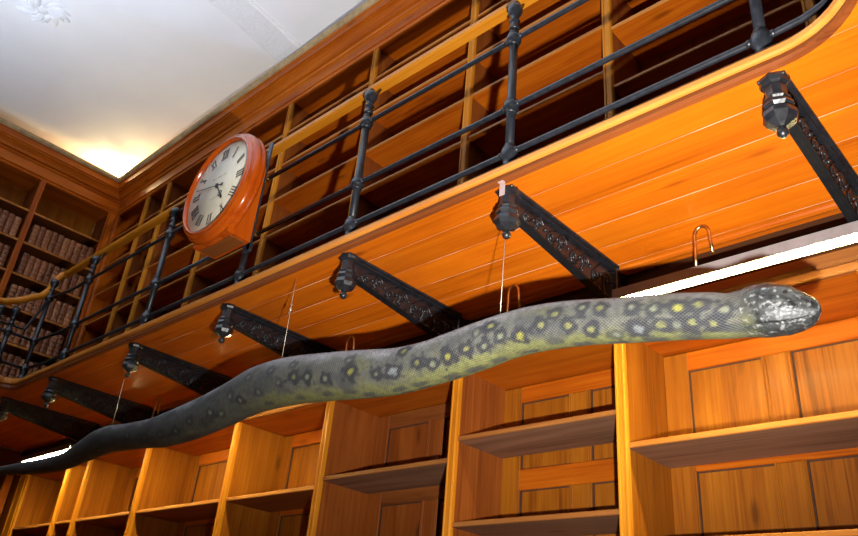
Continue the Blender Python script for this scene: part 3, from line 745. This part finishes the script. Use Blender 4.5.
# ================================================================== THE SNAKE
from bisect import bisect
def interp(path, n):
    # Catmull-Rom through the stations, resampled evenly by x
    P = [Vector(p) for p in path]; out = []
    for i in range(len(P)-1):
        p0,p1,p2,p3 = P[max(i-1,0)],P[i],P[i+1],P[min(i+2,len(P)-1)]
        m = max(2,int((p2-p1).length/n)+1)
        for k in range(m):
            t = k/m
            dx = p2[0]-p1[0]
            m1 = (p2-p0)/max(1e-6,(p2[0]-p0[0]))*dx; m2 = (p3-p1)/max(1e-6,(p3[0]-p1[0]))*dx
            h = (2*t**3-3*t*t+1)*p1+(t**3-2*t*t+t)*m1+(-2*t**3+3*t*t)*p2+(t**3-t*t)*m2
            h[0] = p1[0]+dx*t; out.append(h)
    out.append(P[-1]); return out
# light smoothing of the measured stations
PS = [list(p) for p in PATH]
for _ in range(1):
    Q = [p[:] for p in PS]
    for i in range(1,len(PS)-8):
        for k in (1,2): Q[i][k] = .25*PS[i-1][k]+.5*PS[i][k]+.25*PS[i+1][k]
    PS = Q
PS = [(-6.42,1.075,.006)]+[tuple(p) for p in PS]
ST = interp(PS,.0075)
YS = 1.83
NR = 96
HX0 = -.70          # the head starts here
cols = []; vs = []; uvs = []
arc_ = 0; prev = None
SP = sorted(SPOTS)
def lerp3(a,c,u): u = max(0,min(1,u)); return tuple(a[i]*(1-u)+c[i]*u for i in range(3))
sm = lambda e0,e1,x: (lambda t: t*t*(3-2*t))(max(0,min(1,(x-e0)/(e1-e0))))
for i,s in enumerate(ST):
    x,z,r = s
    a = ST[max(i-1,0)]; c = ST[min(i+1,len(ST)-1)]
    t = Vector((c[0]-a[0],0,c[1]-a[1])).normalized(); e1 = Vector((0,-1,0)); e2 = Vector((-t.z,0,t.x))
    p0 = Vector((x,YS,z)); 
    if prev is not None: arc_ += (p0-prev).length
    prev = p0
    hd = sm(-.72,-.60,x)
    for k in range(NR+1):
        ph = -PI + 2*PI*k/NR
        ry = r*(1+.10*hd); rz = r
        cph, sph = math.cos(ph), math.sin(ph)
        ex = .92 if hd > .5 else 1
        q = p0 + e1*ry*(abs(cph)**ex*(1 if cph>0 else -1)) + e2*rz*sph
        # lumps of an old cast: gentle flattening and swellings
        nz = noise.noise(Vector((x*3.1,math.cos(ph)*.9,math.sin(ph)*.9)))
        q += (e1*cph+e2*sph)*r*.035*nz
        if hd > 0:
            # mouth groove and lip plates on both sides, brow ridge over the eyes
            front = sm(-.645,-.52,x)
            am = -.88 - .10*(1-front)
            for side in (0,1):
                pp = ph if side == 0 else (PI-ph if ph>0 else -PI-ph)
                g = math.exp(-((pp-am)/.05)**2)*sm(-.64,-.60,x)
                q -= (e1*cph+e2*sph)*.0045*g
                rid = math.exp(-((pp-.62)/.22)**2)*math.exp(-((x+.565)/.045)**2)
                q += (e1*cph+e2*sph)*.007*rid
                pit = math.exp(-((pp-.40)/.10)**2)*math.exp(-((x+.507)/.006)**2)
                q -= (e1*cph+e2*sph)*.004*pit
                pl = noise.cell(Vector((x*45,pp*5,side)))
                q += (e1*cph+e2*sph)*.0014*pl*hd
        vs.append(tuple(q))
        uvs.append((arc_, ph))
        # ---- colour of the skin at this point (mirror the flank pattern)
        fl = ph if -PI/2<=ph<=PI/2 else (PI-ph if ph>0 else -PI-ph)
        n1 = noise.fractal(Vector((x*9,cph*1.2,sph*1.2)),1,2,4)
        n2 = noise.fractal(Vector((x*38,cph*4,sph*4+7)),1,2,3)
        up = sm(.0,.95,fl + .35*n1)
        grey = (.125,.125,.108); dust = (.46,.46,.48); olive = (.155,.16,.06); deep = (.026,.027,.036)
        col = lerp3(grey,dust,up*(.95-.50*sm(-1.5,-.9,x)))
        col = lerp3(col,(.165,.165,.06),.5*sm(.05,.5,noise.noise(Vector((x*6.0,fl*1.5,4.2))))*(1-up))
        bel = sm(-.55,-1.15, fl+.25*n1) if True else 0
        patch = sm(.12,-.35, noise.noise(Vector((x*5.5,3.3,1.1))))  # alternating olive tone along the body
        ol = lerp3(olive,(.22,.225,.075),.5+.5*noise.noise(Vector((x*2.2,9,1))))
        tailk = sm(-3.1,-2.5,x)
        ol = lerp3((.12,.125,.075),ol,tailk)
        col = lerp3(col,ol,bel*(.75+.25*tailk))
        col = lerp3(col,(.055,.06,.07),.65*sm(-.1,.35,n1+.25*math.sin(x*23+1.5*fl))*(1-up)*(1-bel))
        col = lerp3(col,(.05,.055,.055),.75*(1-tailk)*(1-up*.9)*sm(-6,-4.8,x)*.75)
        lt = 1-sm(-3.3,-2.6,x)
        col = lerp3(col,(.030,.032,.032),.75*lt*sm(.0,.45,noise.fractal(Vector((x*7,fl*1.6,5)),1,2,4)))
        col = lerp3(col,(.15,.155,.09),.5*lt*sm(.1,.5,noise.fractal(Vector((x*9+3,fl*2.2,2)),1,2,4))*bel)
        col = lerp3(col,(.135,.135,.105),.6*sm(-1.3,-.95,x)*(1-bel)*(1-up*.8))
        if fl < .9:
            for (sx,sa,kd) in SP:
                dx = (x-sx); 
                if abs(dx) > .10: continue
                da = (fl-sa)*r
                if abs(da) > .09: continue
                if kd in 'yYwvW':
                    asp = 1.0
                    d = math.hypot(dx/(1.25 if kd!='W' else 1.3), da)*(1+.55*n2)
                    rd = {'y':.027,'Y':.031,'w':.025,'v':.022,'W':.034}[kd]*(1 if x>-2 else 1.15)
                    col = lerp3(col,deep,(.95 if kd!='v' else .7)*sm(rd*1.2,rd*.75,d))
                    cc = {'y':(.22,.22,.08),'Y':(.30,.29,.05),'w':(.21,.22,.15),'v':(.17,.18,.14),'W':(.20,.22,.23)}[kd]
                    rc = {'y':.0090,'Y':.0110,'w':.0085,'v':.009,'W':.0125}[kd]
                    col = lerp3(col,cc,sm(rc*1.25,rc*.7,d))
                else:
                    d = math.hypot(dx/(2.2 if kd=='b' else 1), da*1.1)*(1+.35*n2); rd = .017 if kd=='b' else .006
                    col = lerp3(col,(.06,.065,.06),.85*sm(rd*1.3,rd*.6,d))
        if hd > 0:
            hc = lerp3((.016,.018,.019),(.085,.088,.088),.5+1.1*n2+.4*n1)
            hc = lerp3(hc,(.15,.15,.155),sm(.3,1.2,fl)*.5)
            side_pl = sm(-.62,-.56,x)*sm(-.88,-.80,fl)*sm(-.25,-.45,fl)
            hc = lerp3(hc,(.20,.21,.22),side_pl*.6)
            yl = math.exp(-((x+.655)/.022)**2-((fl+.75)/.22)**2)
            hc = lerp3(hc,(.17,.17,.06),yl*.9)
            g = math.exp(-((fl+.88)/.06)**2)*sm(-.64,-.60,x); hc = lerp3(hc,(.01,.01,.012),g)
            if fl < -.95: hc = lerp3(hc,(.05,.055,.055),.8)
            dk = math.exp(-((fl-.40)/.14)**2-((x+.507)/.008)**2); hc = lerp3(hc,(.01,.01,.01),dk)
            col = lerp3(col,tuple(q*.72 for q in hc),hd)
        dk_ = .8*(1-.42*(1-sm(-4.2,-3.0,x)))*(1-.18*sm(-1.6,-.8,x)); cols.append((col[0]*dk_,col[1]*dk_,col[2]*dk_,1))  # tail darkened in the skin colour, standing in for flash falloff
W_ = NR+1; fs = []; mi = []
for i in range(len(ST)-1):
    for k in range(NR):
        fs.append((i*W_+k,(i+1)*W_+k,(i+1)*W_+k+1,i*W_+k+1)); mi.append(1 if ST[i][0] > HX0+.035 else 0)
fs.append([k for k in range(NR)]); mi.append(0); fs.append([(len(ST)-1)*W_+k for k in range(NR)][::-1]); mi.append(1)
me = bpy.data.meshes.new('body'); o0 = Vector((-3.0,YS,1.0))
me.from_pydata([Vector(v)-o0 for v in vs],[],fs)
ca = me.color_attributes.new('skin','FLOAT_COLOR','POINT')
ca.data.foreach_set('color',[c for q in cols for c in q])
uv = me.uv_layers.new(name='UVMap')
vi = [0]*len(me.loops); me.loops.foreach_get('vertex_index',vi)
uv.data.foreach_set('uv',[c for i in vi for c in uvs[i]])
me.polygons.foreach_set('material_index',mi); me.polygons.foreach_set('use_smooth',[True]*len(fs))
def skin_mat(name, head):
    m,t,b = nt(name)
    at = t.nodes.new('ShaderNodeVertexColor'); at.layer_name = 'skin'
    uvn = t.nodes.new('ShaderNodeUVMap'); sx = t.nodes.new('ShaderNodeSeparateXYZ'); t.links.new(uvn.outputs[0],sx.inputs[0])
    if head:
        geo = t.nodes.new('ShaderNodeNewGeometry')
        v = N(t,'ShaderNodeTexVoronoi',Scale=95.0); t.links.new(geo.outputs['Position'],v.inputs['Vector'])
        n = N(t,'ShaderNodeTexNoise',Scale=70.0,Detail=5.0); t.links.new(geo.outputs['Position'],n.inputs['Vector'])
        h = math_(t,'ADD',v.outputs['Distance'],n.outputs['Fac'])
        col = mix(t, ramp(t,n.outputs['Fac'],[(.55,(0,0,0)),(.72,(.55,.55,.55))]), at.outputs['Color'], (.30,.30,.30))
        t.links.new(col,b.inputs['Base Color']); b.inputs['Roughness'].default_value = .42; b.inputs['Specular IOR Level'].default_value=.2; b.inputs['Coat Weight'].default_value = .06; b.inputs['Coat Roughness'].default_value=.25
        bump(t,b,h,.55,.004)
    else:
        # diamond scale net in (length, angle)
        u = math_(t,'MULTIPLY',sx.outputs[0],2*PI/.012); v = math_(t,'MULTIPLY',sx.outputs[1],2*PI/.20)
        v = math_(t,'MULTIPLY',sx.outputs[1],44.0)
        a = math_(t,'SINE',math_(t,'MULTIPLY',math_(t,'ADD',u,v),.5)); c = math_(t,'SINE',math_(t,'MULTIPLY',math_(t,'SUBTRACT',u,v),.5))
        net = math_(t,'MULTIPLY',math_(t,'ABSOLUTE',a),math_(t,'ABSOLUTE',c))
        geo = t.nodes.new('ShaderNodeNewGeometry')
        n = N(t,'ShaderNodeTexNoise',Scale=55.0,Detail=4.0); t.links.new(geo.outputs['Position'],n.inputs['Vector'])
        gap = ramp(t,net,[(.05,(1,1,1)),(.28,(0,0,0))])
        gf = math_(t,'MULTIPLY',gap,.11)
        col = mix(t,gf,at.outputs['Color'],(.30,.30,.28))
        col = mix(t,ramp(t,n.outputs['Fac'],[(.35,(.35,)*3),(.6,(0,0,0))]),col,(.02,.02,.02))
        t.links.new(col,b.inputs['Base Color']); b.inputs['Roughness'].default_value = .62; b.inputs['Specular IOR Level'].default_value=.35
        bump(t,b,math_(t,'ADD',net,math_(t,'MULTIPLY',n.outputs['Fac'],.7)),.5,.004)
    return m
me.materials.append(skin_mat('snake_skin',False)); me.materials.append(skin_mat('snake_head_skin',True))
me.update()
sn = thing('snake','long grey model anaconda with yellow ringed spots hanging on wires below the gallery','snake',o0)
o = bpy.data.objects.new('body',me); C.objects.link(o); o.parent = sn; o['_o'] = tuple(o0)
eye = plain('snake_eye',(.015,.014,.012),.08,0,0,0,1)
for s in (-1,1):
    b = MB(); b.sphere((-.556,YS+s*.047,.906),.0125,8); b.build('eye',[eye],sn)

# ================================================================== LIGHT AND CAMERA
w = bpy.data.worlds.new('World'); sc.world = w; w.use_nodes = True
w.node_tree.nodes['Background'].inputs[0].default_value = (.86,.90,1,1); w.node_tree.nodes['Background'].inputs[1].default_value = WORLD
def lamp(name, typ, loc, e, col=(1,1,1), **kw):
    d = bpy.data.lights.new(name,typ); d.energy = e; d.color = col
    for k,v in kw.items(): setattr(d,k,v)
    l = bpy.data.objects.new(name,d); C.objects.link(l); l.location = Vector(loc)+Vector((0,0,ZO)); return l
X = Vector((.7327,-.2673,-.6259)); 
vx = Vector((-899,328,768)); vy = Vector((836,492,768))
Xc = (-vx).normalized(); Yc = (vy - Xc*vy.dot(Xc)).normalized(); Zc = Xc.cross(Yc)
if Zc.y > 0: Zc = -Zc
# rows: world axes in image-frame (x right, y down, z forward)
right = Vector((Xc.x,Yc.x,Zc.x)); down = Vector((Xc.y,Yc.y,Zc.y)); fwd = Vector((Xc.z,Yc.z,Zc.z))
rot = Matrix((right,-down,-fwd)).transposed()
cam = bpy.data.cameras.new('camera'); co = bpy.data.objects.new('camera',cam); C.objects.link(co)
cam.sensor_width = 36; cam.lens = 768/858*36; cam.clip_start = .05
co.matrix_world = Matrix.Translation((0,0,ZO)) @ rot.to_4x4(); sc.camera = co
fl = lamp('camera_flash','SPOT',(-.15,.45,0),FLASH,(1,.96,.90),spot_size=math.radians(90),spot_blend=1.0,shadow_soft_size=.02)
fl.matrix_world = Matrix.Translation((-.15,.45,ZO)) @ rot.to_4x4() @ Matrix.Rotation(math.radians(-4.5),4,'Y') @ Matrix.Rotation(math.radians(13),4,'X')
up = lamp('added_ceiling_fill','AREA',(-3.6,-1.7,2.2),UPL,(.74,.85,1),size=5.0); up.data.shape='SQUARE'; up.data.spread = math.radians(120); up.rotation_euler = (PI,0,0)  # added area lamp that brightens the ceiling, no real source behind it
lamp('cove_lamp_light','POINT',(-7.37,2.53,4.50),COVE,(1,.85,.45),shadow_soft_size=.03)
sc.view_settings.view_transform = 'Standard'; sc.view_settings.look = 'None'; sc.view_settings.gamma = 1; sc.view_settings.use_curve_mapping = False
sc.view_settings.exposure = 0
